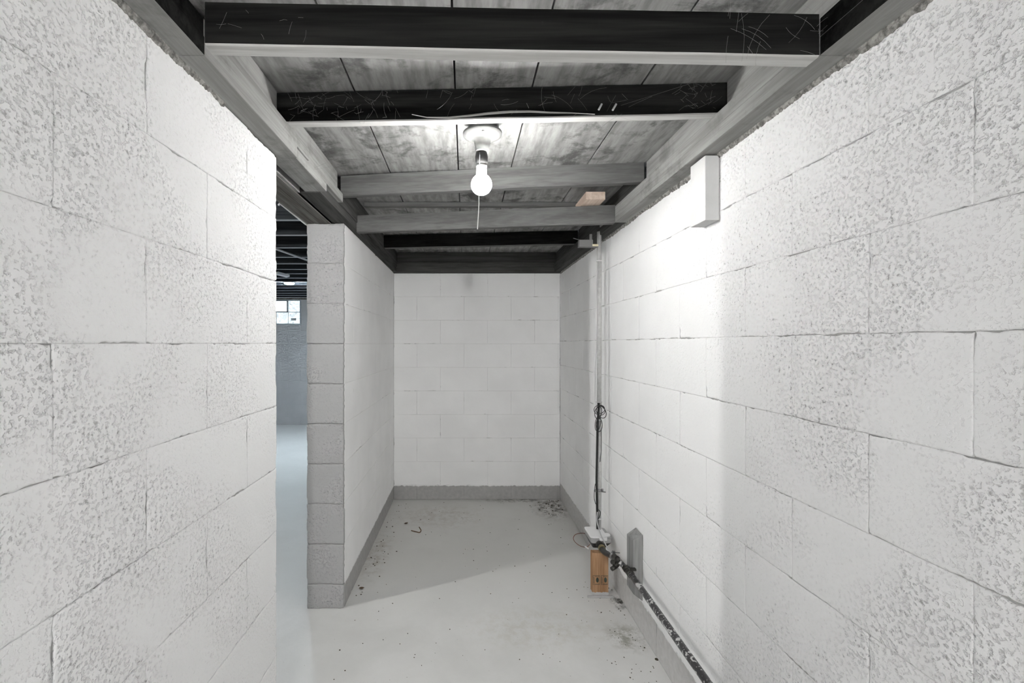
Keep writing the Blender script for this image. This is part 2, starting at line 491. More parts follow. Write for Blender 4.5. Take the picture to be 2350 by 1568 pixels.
# near dividing wall
wl.location = (0, 0, 0)
skin(wl, (XL, YS, 0), (1, 0, 0), YO0 - YS, (0.88 - YS), (0.68 - YS), 'paint_left', 0.45)
box_obj('plain_face', (XL - 0.02, YN, 0), (XL, YS, TOP - 0.001), 'paint_alcove', wl)
skin(wl, (XL - 0.0205, YO0, 0), (0, 1, 0), 0.188 - 0.0205, None, None, 'paint_left', 0.40)
box_obj('mortar', (XP, YN, 0), (XL - 0.004, YO0 - 0.006, TOP - 0.001), 'mortar', wl)
mortar_bed(wl, XL, 1, 0.0, 1.16, TOP + 0.006, 3)

wp = structure('wall_partition')
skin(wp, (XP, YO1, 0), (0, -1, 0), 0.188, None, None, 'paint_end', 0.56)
skin(wp, (XL, YO1 + 0.0205, 0), (1, 0, 0), YB - YO1 - 0.0205, 0.19, 0.386, 'paint_alcove', 0.37)
box_obj('mortar', (XP + 0.004, YO1 + 0.006, 0), (XL - 0.004, YB, TOP - 0.001), 'mortar', wp)

wb = structure('wall_back')
skin(wb, (XL, YB, 0), (0, -1, 0), XR - XL, -0.213 - XL, -0.01 - XL, 'paint_alcove', 0.37)
box_obj('mortar', (XP, YB + 0.006, 0), (XR + 0.19, YB + 0.19, TOP - 0.001), 'mortar', wb)

wr = structure('wall_right')
skin(wr, (XR, YB, 0), (-1, 0, 0), YB - YS, YB - 0.924, YB - 0.733, 'paint_right', 0.44, z0=0.144)
box_obj('plain_face', (XR, YN, 0), (XR + 0.02, YS, TOP - 0.001), 'paint_alcove', wr)
box_obj('mortar', (XR + 0.004, YN, 0), (XR + 0.19, YB, TOP - 0.001), 'mortar', wr)
mortar_bed(wr, XR, -1, 0.0, 3.9, TOP + 0.006, 8)

wn = structure('wall_near')
skin(wn, (XR, YN, 0), (0, 1, 0), XR - XL, 0.1, 0.3, 'paint_alcove', 0.3)
box_obj('mortar', (XP, YN - 0.19, 0), (XR + 0.19, YN - 0.006, TOP), 'mortar', wn)

# next room
wf = structure('wall_far')
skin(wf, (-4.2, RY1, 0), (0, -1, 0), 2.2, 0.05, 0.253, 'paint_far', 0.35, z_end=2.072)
box_obj('mortar', (RX0, RY1 + 0.006, 0), (XP, RY1 + 0.2, 2.072), 'shell', wf)
wo = box_obj('wall_outer', (RX0 - 0.2, YN - 0.2, 0), (RX0, RY1 + 0.2, 2.35), 'shell'); wo['kind'] = 'structure'
wc = box_obj('wall_near.001', (RX0, YN - 0.2, 0), (XP, YN, 2.35), 'shell'); wc['kind'] = 'structure'
wd = box_obj('wall_inner', (XP, YB + 0.19, 0), (XP + 0.19, RY1, 2.35), 'shell'); wd['kind'] = 'structure'
tr = box_obj('trim_1', (RX0, RY1 - 0.03, 2.072), (XP, RY1 + 0.2, 2.35), 'header'); tr['kind'] = 'structure'

# ------------------------------------------------------------------ subfloor and framing over the corridor
ZS = EYE + 0.785          # underside of the subfloor
ZP = EYE + 0.612          # underside of the sill plates
ZQ = EYE + 0.691          # top of the plates
ce = structure('ceiling')
jx = [-0.92, -0.655, -0.345, -0.031, 0.205, 0.535, 0.80, 1.06]
for a, b in zip(jx[:-1], jx[1:]):
    dz = random.Random(int(a * 1000)).uniform(0, 0.003)
    bm = bmesh.new(); add_box(bm, (a + 0.0025 - (a + b) / 2, YN - 0.2, 0), (b - 0.0025 - (a + b) / 2, YB + 0.25, 0.022), 0.0015)
    link('plank', to_mesh(bm, 'plank'), 'plank', ce, ((a + b) / 2, 0, ZS + dz))
box_obj('underlay', (-0.95, YN - 0.2, ZS + 0.026), (1.1, YB + 0.25, ZS + 0.05), 'black', ce)

def joist(name, label, cat, l, r, zb, h, th, mats, xl, xr, group=None):
    """l, r = distance of the face at X = xl / xr; zb = (left, right) underside"""
    (dl, dr) = (l, r)
    o = thing(name, label, cat, ((xl + xr) / 2, (dl + dr) / 2, 0), group)
    n = 24; bm = bmesh.new(); rings = []
    for i in range(n + 1):
        t = i / n; x = xl + (xr - xl) * t; y = dl + (dr - dl) * t
        z = zb[0] + (zb[1] - zb[0]) * t + 0.0015 * mnoise.noise(Vector((x * 5, l * 9, 0)))
        y += 0.001 * mnoise.noise(Vector((x * 6, l * 9, 5)))
        b_ = 0.003
        prof = [(y, z + b_), (y + b_, z), (y + th - b_, z), (y + th, z + b_), (y + th, z + h), (y, z + h)]
        rings.append([bm.verts.new((x - o.location.x, q[0] - o.location.y, q[1])) for q in prof])
    for i in range(n):
        for k in range(6):
            f = bm.faces.new((rings[i][k], rings[i][(k + 1) % 6], rings[i + 1][(k + 1) % 6], rings[i + 1][k]))
            f.material_index = 1 if k in (0, 1, 2) else 0
    bm.faces.new(rings[0]); bm.faces.new(rings[-1])
    link('timber', to_mesh(bm, name), mats, o)
    return o

xl, xr = -0.553, 0.753
tie1 = joist('tie_beam', 'wide timber tie with black face and pale underside nearest the camera, above all others', 'beam',
      0.967, 0.968, (EYE + 0.636, EYE + 0.611), 0.090, 0.040, ['joist_side', 'joist_edge'], xl, xr)
j2 = joist('ceiling_joist', 'black-faced joist with split lower edge just before the bare bulb', 'joist',
      1.425, 1.365, (ZQ, ZQ), 0.093, 0.036, ['joist_side', 'joist_edge'], -0.60, 0.80, 'joists resting on the sill plates')
j3 = joist('ceiling_joist', 'grey joist directly behind the glowing bulb', 'joist',
      2.10, 1.97, (EYE + 0.682, EYE + 0.702), 0.092, 0.038, ['joist_side_grey', 'joist_side_grey'], -0.575, 0.775, 'joists resting on the sill plates')
tie4 = joist('tie_beam', 'grey timber tie below the pale wood offcut', 'beam',
      2.45, 2.285, (EYE + 0.600, EYE + 0.607), 0.090, 0.040, ['joist_side_grey', 'joist_side_grey'], -0.585, xr)
j5 = joist('ceiling_joist', 'dark joist deepest in the alcove, before the end wall', 'joist',
      3.28, 3.15, (EYE + 0.689, EYE + 0.691), 0.093, 0.038, ['joist_side', 'joist_side_grey'], -0.60, 0.78, 'joists resting on the sill plates')
# the batten below the planks between the bulb joist and the next tie
bt = box_obj('batten', (-0.56, 2.52, ZS - 0.022), (0.76, 2.56, ZS), 'joist_side_grey', None, 0.002)
tag(bt, 'thin wooden batten across the ceiling planks behind the grey tie', 'batten')

# peeled strip along the lower face of the joist before the bulb
bm = bmesh.new(); prev = None
pts = [(945, 262), (980, 269), (1030, 270), (1080, 266), (1120, 262), (1170, 259), (1215, 259), (1260, 262), (1310, 264), (1362, 268)]
for i, (px, py) in enumerate(pts):
    c = P(px, py, 1.3935); c.y -= 0.002 + (0.0425 * (c.x / 1.4)) * 1.0
    hh = 0.0035 * math.sin(math.pi * i / (len(pts) - 1)) + 0.0006
    q = [bm.verts.new(c + Vector((0, 0, hh))), bm.verts.new(c + Vector((0, -0.003, 0))), bm.verts.new(c - Vector((0, 0, hh)))]
    if prev:
        for a in range(3): bm.faces.new((prev[a], prev[(a + 1) % 3], q[(a + 1) % 3], q[a]))
    prev = q
sp = link('splinter', to_mesh(bm, 'splinter'), 'joist_edge', j2)
sp.matrix_parent_inverse = Matrix.Translation(-j2.location)
for (px, py, qx, qy) in ((1374, 252, 1381, 239), (1406, 253, 1414, 239)):
    a, b = P(px, py, 1.368), P(qx, qy, 1.372)
    o = tube_obj('peg', [a, b], 0.0032, 'lid', j2, 8)
    o.matrix_parent_inverse = Matrix.Translation(-j2.location)

def plate(name, label, parts, cat='plate'):
    o = thing(name, label, cat, ((parts[0][0][0] + parts[0][1][0]) / 2, (parts[0][0][1] + parts[0][1][1]) / 2, 0))
    for lo, hi, mat in parts:
        c = box_obj('board', [lo[i] - o.location[i] for i in range(3)], [hi[i] - o.location[i] for i in range(3)], mat, o, 0.002)
    return o
ZM = (ZP + ZQ) / 2
def shade_inner_faces(o):  # paints the first tie's shade onto the plates' inner faces as near-black
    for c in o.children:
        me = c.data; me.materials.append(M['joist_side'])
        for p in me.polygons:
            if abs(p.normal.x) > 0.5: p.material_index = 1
plate('sill_plate', 'long doubled grey sill plate over the doorway wall', [
    ((XL - 0.060, 0.967, ZP), (-0.553, 1.50, ZM), 'plate'),
    ((XL - 0.060, 0.967, ZM), (-0.555, 1.62, ZQ), 'plate')])
shade_inner_faces(plate('sill_plate', 'doubled sill plate with shade painted on its inner face over the doorway wall, before the first tie', [
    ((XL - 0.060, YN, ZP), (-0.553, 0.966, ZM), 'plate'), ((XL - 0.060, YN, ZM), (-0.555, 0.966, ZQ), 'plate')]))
shade_inner_faces(plate('sill_plate', 'doubled sill plate with shade painted on its inner face over the long wall, before the first tie', [
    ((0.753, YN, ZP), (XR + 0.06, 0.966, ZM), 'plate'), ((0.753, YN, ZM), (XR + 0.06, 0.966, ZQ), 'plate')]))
plate('sill_plate', 'spliced piece of doubled sill plate above the doorway', [
    ((-0.648, 1.502, ZP + 0.003), (-0.560, 1.84, ZM), 'plate'),
    ((-0.650, 1.622, ZM), (-0.564, 2.10, ZQ), 'plate')])
plate('sill_plate', 'dark sill plate along the top of the short alcove partition', [
    ((-0.690, 1.842, ZP), (-0.585, YB - 0.065, ZM), 'plate_dark'),
    ((-0.690, 2.102, ZM), (-0.580, YB - 0.065, ZQ), 'plate_dark')])
plate('sill_plate', 'long doubled grey sill plate over the wall with the conduit', [
    ((0.753, 0.967, ZP), (XR + 0.06, 2.30, ZM), 'plate'), ((0.753, 0.967, ZM), (XR + 0.06, 2.55, ZQ), 'plate'),
    ((0.757, 2.302, ZP), (XR + 0.06, YB - 0.065, ZM), 'plate_dark'), ((0.758, 2.552, ZM), (XR + 0.06, YB - 0.065, ZQ), 'plate_dark')])
plate('sill_plate', 'dark doubled sill plate across the top of the alcove end wall', [
    ((-0.68, YB - 0.063, ZP - 0.006), (XR + 0.06, YB + 0.03, ZM), 'far_dark'), ((-0.68, YB - 0.063, ZM), (XR + 0.06, YB + 0.03, ZQ), 'far_dark')])
# rim boards closing the ends between the joists
def rims(x0, x1, spans, labels):
    for (a, b), lb in zip(spans, labels):
        m_ = 'plate' if b < 2.2 else 'plate_dark'
        r_ = box_obj('rim_board', (x0, a, ZQ), (x1, b, ZS), m_, None, 0.002)
        tag(r_, lb, 'rim board', 'rim boards between the joists')
rims(-0.625, -0.585, [(YN, 0.93), (1.09, 1.415), (1.47, 2.085), (2.15, 3.27), (3.33, YB + 0.03)],
     ['rim board over the doorway wall before the first tie', 'short pale rim board with a nail hole over the doorway wall', 'rim board over the doorway beside the bulb',
      'dark rim board over the partition behind the bulb', 'short dark rim board over the partition at the end wall'])
rims(0.782, 0.822, [(YN, 1.36), (1.41, 1.965), (2.02, 3.14), (3.20, YB + 0.03)],
     ['rim board over the long wall before the bulb joist', 'rim board over the long wall beside the bulb', 'dark rim board over the conduit', 'short dark rim board beside the end wall above the long wall'])
rb = box_obj('rim_board', (-0.583, YB - 0.02, ZQ), (0.78, YB + 0.02, ZS), 'far_dark', None, 0.002)
tag(rb, 'dark rim board above the plate of the end wall', 'rim board', 'rim boards between the joists')
# header over the doorway
hd = thing('door_header', 'wide brown-grey header boards spanning the doorway', 'header', (-0.735, 1.9, 0))
for (a, b) in ((-0.803, -0.765), (-0.763, -0.725), (-0.723, -0.682)):
    box_obj('board', (a + 0.735, 1.25 - 1.9, ZP - 0.004), (b + 0.735, 2.75 - 1.9, ZP + 0.2), 'header', hd, 0.0015)
sb = box_obj('strip', (-0.682 + 0.735, 1.25 - 1.9, ZP + 0.0), (-0.670 + 0.735, 2.75 - 1.9, ZP + 0.03), 'plate', hd, 0.001)
# closing the void between corridor subfloor and the next room's ceiling
vo = box_obj('trim_2', (XP, YN, ZP + 0.002), (-0.690, 1.24, 2.35), 'header'); vo['kind'] = 'structure'
vo = box_obj('trim_3', (XP, 2.76, ZP + 0.002), (-0.700, YB + 0.2, 2.35), 'header'); vo['kind'] = 'structure'

# ------------------------------------------------------------------ next room ceiling
ys = [504, 539, 568, 590, 605, 618, 628, 638, 647, 654, 661, 667, 673, 678, 682.5]
ZJ = EYE + 0.755
c2 = box_obj('ceiling.001', (RX0, YN, ZJ + 0.19), (XP, RY1, ZJ + 0.24), 'room_joist'); c2['kind'] = 'structure'
words = ['first', 'second', 'third', 'fourth', 'fifth', 'sixth', 'seventh', 'eighth', 'ninth', 'tenth', 'eleventh', 'twelfth', 'thirteenth', 'fourteenth', 'fifteenth']
for i, y in enumerate(ys):
    D = F * 0.755 / (CY - y)
    bm = bmesh.new(); add_box(bm, (RX0, -0.019, 0), (XP - 0.002, 0.019, 0.19), 0.002)
    for f in bm.faces: f.material_index = 1 if f.normal.z < -0.5 else 0
    bm.normal_update()
    for f in bm.faces: f.material_index = 1 if f.normal.z < -0.5 else 0
    o = link('floor_joist', to_mesh(bm, 'floor_joist'), ['room_joist', 'room_edge'], None, (0, D + 0.019, ZJ))
    tag(o, 'dark joist with pale underside in the next room, %s through the doorway' % words[i], 'joist', 'joists of the next room')
for D in (2.36, 1.95, 1.55, 1.15, 0.7, 0.2, -0.4):
    pass

# pipe, brace and lamp below those joists
def pz(px, py, dz):
    return P(px, py, F * dz / (CY - py))
tube = tube_obj('ceiling_pipe', [pz(600, 559, 0.74), pz(637, 573, 0.74), pz(688, 591, 0.74), pz(712, 600, 0.74)], 0.009, 'lid', None, 8)
tag(tube, 'thin white pipe slanting below the joists of the next room', 'pipe')
a, b = pz(634, 627, 0.742), pz(661, 634, 0.742)
bm = bmesh.new(); d = (b - a).normalized(); s = Vector((0.030, -0.030, 0)); u = Vector((0, 0, 0.012))
add_hexa(bm, [a - s - u, b - s - u, b + s - u, a + s - u, a - s + u, b - s + u, b + s + u, a + s + u], 0.001)
tag(link('brace_board', to_mesh(bm, 'brace_board'), 'lid'), 'short white board nailed slantwise under the next room joists', 'board')
lamp = thing('ceiling_lamp', 'small round white ceiling lamp glowing in the next room', 'lamp', (-2.165, 5.60, ZJ))
bm = bmesh.new(); add_lathe(bm, [(0.04, 0.0), (0.062, -0.004), (0.062, -0.010)], (0, 0, 0)); link('base', to_mesh(bm, 'base'), 'lid', lamp)
bm = bmesh.new(); add_lathe(bm, [(0.058, -0.010), (0.052, -0.020), (0.030, -0.026), (0.0, -0.028)], (0, 0, 0)); link('diffuser', to_mesh(bm, 'diffuser'), 'lamp3', lamp)
tb = tube_obj('ceiling_cable', [pz(640, 470, 0.62) + Vector((0, 0, 0)), Vector((-0.815, 2.0, ZP + 0.006)), Vector((-0.812, 2.32, ZP - 0.003)), Vector((-0.815, 2.6, ZP + 0.02))], 0.005, 'lid', None, 8)
tag(tb, 'white cable along the doorway header edge', 'cable')

# basement window of glass blocks around a small vent
wx0, wx1 = P(635, 0, RY1).x, P(688.5, 0, RY1).x
zt, zb_ = P(0, 690, RY1).z, P(0, 743.5, RY1).z
win = structure('window_1', (wx1, RY1 - 0.004, zb_))
cw = 0.195; bh = (zt - zb_) / 2
bm = bmesh.new()
W = 4 * cw
for (x0, x1, z0, z1) in ((-W - 0.02, 0.02, -0.02, 0.0), (-W - 0.02, 0.02, 2 * bh, 2 * bh + 0.02), (-W - 0.02, -W, 0, 2 * bh), (0.0, 0.02, 0, 2 * bh)):
    add_box(bm, (x0, -0.006, z0), (x1, 0.03, z1), 0.002)
link('frame', to_mesh(bm, 'window_frame'), 'frame', win)
def glass_block(x, z):
    g = bpy.data.objects.new('glass_block', None); 
    bm = bmesh.new(); add_box(bm, (x + 0.006, -0.004, z + 0.006), (x + cw - 0.006, 0.02, z + bh - 0.006), 0.006)
    return link('glass_block', to_mesh(bm, 'glass_block'), 'glass', win)
for c_ in range(4):
    for r_ in range(2):
        if r_ == 1 and c_ in (1, 2): continue
        gb = glass_block(-W + c_ * cw, r_ * bh)
        if c_ == 3 and r_ == 0:
            box_obj('sticker', (-cw + 0.05, -0.007, 0.055), (-cw + 0.135, -0.0045, 0.095), 'sticker', gb)
vf = link('vent_frame', None, None, win)
bpy.data.objects.remove(vf)
bm = bmesh.new()
x0, x1, z0, z1 = -3 * cw, -cw, bh, 2 * bh
for q in ((x0, x1, z0, z0 + 0.014), (x0, x1, z1 - 0.014, z1), (x0, x0 + 0.016, z0, z1), (x1 - 0.022, x1, z0, z1)):
    add_box(bm, (q[0], -0.012, q[2]), (q[1], 0.02, q[3]), 0.002)
vfr = link('vent_frame', to_mesh(bm, 'vent_frame'), 'frame', win)
box_obj('pane', (x0 + 0.016, -0.004, z0 + 0.014), (x1 - 0.022, 0.004, z1 - 0.014), 'vent_glass', vfr)

# ------------------------------------------------------------------ bare bulb on the ceiling
lt = thing('light_fixture', 'bare glowing bulb in a porcelain lampholder with a hanging string', 'lamp', (0.0, 0.0, 0.0))
DL = 1.58; kx = DL / F
bx = (1107 - CX) * kx
lt.location = (bx, DL, ZS)
def zz(py): return (EYE + (CY - py) * kx) - ZS
bm = bmesh.new(); add_lathe(bm, [(0.052, 0.0), (0.053, -0.006), (0.053, zz(303)), (0.05, zz(304))], (0.004, 0, 0), 8); link('ceiling_box', to_mesh(bm, 'ceiling_box'), 'dark_metal', lt)
bm = bmesh.new(); add_lathe(bm, [(0.056, zz(302)), (0.068, zz(306)), (0.067, zz(311)), (0.045, zz(318)), (0.030, zz(322)), (0.026, zz(335)), (0.0235, zz(347)), (0.020, zz(348))], (0, 0, 0), 36)
hol = link('lampholder', to_mesh(bm, 'lampholder'), 'porcelain', lt)
bm = bmesh.new(); add_lathe(bm, [(0.004, 0), (0.005, -0.003), (0.003, -0.005)], (0.0, -0.050, zz(314)), 10); link('screw', to_mesh(bm, 'screw'), 'steel', hol)
bm = bmesh.new(); add_lathe(bm, [(0.0225, zz(345)), (0.0225, zz(350))], (-0.001, 0, 0), 24); link('collar', to_mesh(bm, 'collar'), 'lid', lt)
bm = bmesh.new(); add_lathe(bm, [(0.018, zz(350)), (0.020, zz(352)), (0.023, zz(362)), (0.022, zz(372)), (0.019, zz(378))], (-0.003, 0, 0), 24); link('socket', to_mesh(bm, 'socket'), 'dark_metal', lt)
bm = bmesh.new(); add_lathe(bm, [(0.019, zz(378)), (0.020, zz(382)), (0.0185, zz(385)), (0.019, zz(403)), (0.019, zz(405))], (-0.003, 0, 0), 24); link('bulb_neck', to_mesh(bm, 'bulb_neck'), 'porcelain', lt)
bm = bmesh.new()
r = 0.036; cz = zz(424)
prof = [(0.0185, zz(403.5))] + [(r * math.sin(t), cz + r * math.cos(t)) for t in [math.radians(a) for a in range(35, 180, 9)]] + [(0.0, cz - r)]
add_lathe(bm, prof, (-0.003, 0, 0), 32); link('bulb', to_mesh(bm, 'bulb'), 'bulb', lt)
ch_pts = [Vector((-0.010, -0.021, zz(357))), Vector((-0.012, -0.030, zz(375))), Vector((-0.012, -0.040, zz(405))), Vector((-0.014, -0.042, zz(440))), Vector((-0.013, -0.04, zz(470))), Vector((-0.015, -0.04, zz(500))), Vector((-0.018, -0.04, zz(533)))]
bm = bmesh.new()
for i in range(14):
    t = i / 13.0; p_ = ch_pts[0].lerp(ch_pts[2], t); bmesh.ops.create_icosphere(bm, subdivisions=1, radius=0.0016, matrix=Matrix.Translation(p_))
link('pull_chain', to_mesh(bm, 'pull_chain'), 'steel', lt)
bm = bmesh.new(); add_tube(bm, catmull(ch_pts[2:], 6), 0.0016, 8); link('pull_string', to_mesh(bm, 'pull_string'), 'string', lt)

# bulb lighting the next room, its beam enters through the doorway
l2 = thing('light_fixture', 'bare bulb hanging in the next room beside the doorway', 'lamp', (-2.26, 1.52, 2.10))
bm = bmesh.new(); add_lathe(bm, [(0.06, 0.02), (0.065, 0.0), (0.03, -0.02), (0.022, -0.06)], (0, 0, 0)); link('lampholder', to_mesh(bm, 'lampholder'), 'porcelain', l2)
bm = bmesh.new(); prof = [(0.02, -0.06)] + [(0.036 * math.sin(t), -0.105 + 0.036 * math.cos(t)) for t in [math.radians(a) for a in range(35, 180, 9)]] + [(0, -0.141)]
add_lathe(bm, prof, (0, 0, 0)); link('bulb', to_mesh(bm, 'bulb'), 'bulb2', l2)

# unseen bulb and holder, added behind the camera to fill the passage with light
l3 = thing('light_fixture', 'added fill bulb, unseen, on the ceiling behind the viewer', 'lamp', (0.10, -2.2, ZS))
bm = bmesh.new(); add_lathe(bm, [(0.05, 0.0), (0.055, -0.03), (0.066, -0.035), (0.03, -0.06), (0.022, -0.13)], (0, 0, 0)); link('lampholder', to_mesh(bm, 'lampholder'), 'porcelain', l3)
bm = bmesh.new(); prof = [(0.02, -0.13)] + [(0.055 * math.sin(t), -0.19 + 0.055 * math.cos(t)) for t in [math.radians(a) for a in range(25, 180, 11)]] + [(0, -0.245)]
add_lathe(bm, prof, (0, 0, 0), 20); link('bulb', to_mesh(bm, 'bulb'), 'fill_bulb', l3)

# ------------------------------------------------------------------ things on the long wall
# white upright cleat below the plate
cl = box_obj('wall_cleat', (0.772, 1.464, EYE + 0.398), (XR - 0.001, 1.560, ZP - 0.006), 'white_wood', None, 0.002)
tag(cl, 'white painted wooden cleat hanging from the plate on the long wall', 'cleat')

# pale offcut lying on the grey tie
bm = bmesh.new(); add_box(bm, (0.586, 2.208, EYE + 0.700), (0.680, 2.42, EYE + 0.738), 0.002)
tag(link('wood_offcut', to_mesh(bm, 'wood_offcut'), 'fresh'), 'pale pinkish wood offcut lying on the grey tie', 'wood block')

# conduit with cables
cx, cy = 0.757, 2.57
cd = thing('conduit', 'grey vertical conduit with taped cables on the long wall', 'conduit', (cx, cy, 0.30))
def rel(o, p): return Vector(p) - o.location
def cp(px, py, dy=0.0): return P(px, py, cy + dy)
bm = bmesh.new(); add_tube(bm, [rel(cd, (cx, cy, cp(0, 932).z)), rel(cd, (cx, cy, ZP + 0.02))], 0.0125, 14); link('pipe', to_mesh(bm, 'pipe'), 'conduit', cd)
bm = bmesh.new(); add_tube(bm, [rel(cd, (cx, cy, 0.285)), rel(cd, (cx + 0.002, cy, 0.6)), rel(cd, (cx, cy, cp(0, 930).z))], 0.0105, 14); link('lower_pipe', to_mesh(bm, 'lower_pipe'), 'conduit', cd)
bm = bmesh.new(); add_tube(bm, [rel(cd, cp(1371, 1214, -0.014)), rel(cd, cp(1369, 1100, -0.014)), rel(cd, cp(1371, 990, -0.014)), rel(cd, cp(1374, 925, -0.014))], 0.0062, 10); link('black_cable', to_mesh(bm, 'black_cable'), 'black', cd)
bm = bmesh.new(); add_tube(bm, catmull([rel(cd, cp(*q)) for q in ((1373, 598, -0.014), (1370, 650, -0.015), (1371, 720, -0.015), (1369, 800, -0.016), (1366, 860, -0.016), (1366, 915, -0.016), (1371, 940, -0.018))], 6), 0.0024, 8); link('thin_cable', to_mesh(bm, 'thin_cable'), 'grey_wire', cd)
rnd = random.Random(4)
bm = bmesh.new()
for (px, py, rx, ry, tl) in ((1376, 942, 13, 11, 0.4), (1380, 946, 10, 15, -0.5), (1373, 947, 8, 14, 0.2), (1378, 940, 9, 10, 0.9), (1375, 976, 7, 15, 0.0), (1372, 972, 6, 17, 0.15)):
    pts = []
    for k in range(21):
        a = k * 2 * math.pi / 20
        x = rx * math.cos(a); y = ry * math.sin(a)
        pts.append(rel(cd, cp(px + x * math.cos(tl) - y * math.sin(tl), py + x * math.sin(tl) + y * math.cos(tl), -0.022 + 0.006 * math.sin(a + px))))
    add_tube(bm, pts, 0.0019, 6, cap=False)
link('cable_coil', to_mesh(bm, 'cable_coil'), 'black', cd)
bm = bmesh.new(); add_tube(bm, catmull([rel(cd, cp(*q)) for q in ((1380, 985, -0.012), (1380, 1030, -0.014), (1380, 1035, -0.016), (1377, 1060, -0.014))], 5), 0.0016, 6)
link('loose_wire', to_mesh(bm, 'loose_wire'), 'black', cd)
bm = bmesh.new(); add_tube(bm, catmull([rel(cd, cp(*q)) for q in ((1369, 1105, -0.012), (1365, 1118, -0.02), (1364, 1145, -0.022), (1369, 1157, -0.02), (1370, 1120, -0.02))], 5), 0.0018, 6)
add_tube(bm, catmull([rel(cd, cp(*q)) for q in ((1373, 1170, -0.014), (1378, 1176, -0.02), (1376, 1186, -0.022), (1371, 1196, -0.02), (1373, 1212, -0.016))], 5), 0.002, 6)
link('loose_wire', to_mesh(bm, 'loose_wire'), 'black', cd)
for py, mt in ((600, 'lid'), (923, 'grey_wire'), (963, 'lid'), (1190, 'lid')):
    bm = bmesh.new(); c0 = rel(cd, (cx - 0.002, cy - 0.004, cp(0, py).z)); add_lathe(bm, [(0.016, -0.002), (0.0175, 0), (0.016, 0.003)], c0, 16); link('cable_tie', to_mesh(bm, 'cable_tie'), mt, cd)
bm = bmesh.new(); c0 = rel(cd, (cx, cy, cp(0, 1125).z))
add_lathe(bm, [(0.0145, -0.008), (0.0160, -0.006), (0.0160, 0.006), (0.0145, 0.008)], c0, 18)
add_box(bm, c0 + Vector((-0.030, -0.018, -0.006)), c0 + Vector((-0.012, -0.004, 0.006)), 0.001)
add_tube(bm, [c0 + Vector((-0.033, -0.011, 0)), c0 + Vector((0.030, -0.020, -0.006))], 0.003, 8)
add_tube(bm, [c0 + Vector((0.012, -0.020, 0.0)), c0 + Vector((0.012, -0.020, 0.013))], 0.005, 8)
link('clamp', to_mesh(bm, 'clamp'), 'steel', cd)

# bracket at the conduit top
br = thing('cable_bracket', 'grey metal bracket with a yellowed end at the conduit top', 'bracket', tuple(P(1350, 566, 2.53)))
lo = rel(br, P(1328, 566, 2.53)); 
bm = bmesh.new(); add_box(bm, (lo.x, -0.012, 0.0), (rel(br, P(1360, 566, 2.53)).x, 0.02, 0.036), 0.003); add_box(bm, (lo.x, -0.012, -0.003), (rel(br, P(1372, 566, 2.53)).x, 0.022, 0.001))
add_box(bm, (0.01, 0.008, 0.030), (0.024, 0.016, ZP - br.location.z), 0.001)
link('strip', to_mesh(bm, 'strip'), 'bracket', br)
box_obj('tip', (rel(br, P(1358, 566, 2.53)).x, -0.014, -0.001), (rel(br, P(1371.5, 566, 2.53)).x, 0.02, 0.011), 'yellow', br, 0.001)
tube_obj('nail', [rel(br, P(1330, 551, 2.53)), rel(br, P(1316, 547, 2.50))], 0.0018, 'steel', br, 6)

# timber post stub
pt = thing('post_stub', 'short brown wooden post with grey painted foot by the long wall', 'post', (0.7185, 2.437, 0))
px0, px1, pyh = -0.0425, 0.0425, 0.020
bm = bmesh.new(); add_box(bm, (px0, -pyh, 0.0), (px1, pyh, 0.230), 0.002); link('timber', to_mesh(bm, 'timber'), 'post', pt)
bm = bmesh.new(); ring = []
n = 26
def foot_h(x): return 0.023 + 0.006 * mnoise.noise(Vector((x * 70, 2, 0)))
for fx, fy, ux, uy, ln in ((px0 - 0.0012, -pyh - 0.0012, 1, 0, 0.0874), (px1 + 0.0012, -pyh - 0.0012, 0, 1, 0.0424), (px1 + 0.0012, pyh + 0.0012, -1, 0, 0.0874), (px0 - 0.0012, pyh + 0.0012, 0, -1, 0.0424)):
    for k in range(n): ring.append((fx + ux * ln * k / n, fy + uy * ln * k / n))
vb = [bm.verts.new((x, y, 0)) for x, y in ring]; vt = [bm.verts.new((x, y, foot_h(x * 1.3 + y * 2))) for x, y in ring]
for k in range(len(ring)):
    k2 = (k + 1) % len(ring); bm.faces.new((vb[k], vb[k2], vt[k2], vt[k]))
link('painted_foot', to_mesh(bm, 'painted_foot'), 'grey_base', pt)
bm = bmesh.new(); add_box(bm, (-0.072, -pyh - 0.018, 0.0), (0.064, -pyh - 0.0014, 0.009), 0.004); link('caulk_bead', to_mesh(bm, 'caulk_bead'), 'grey_base', pt)
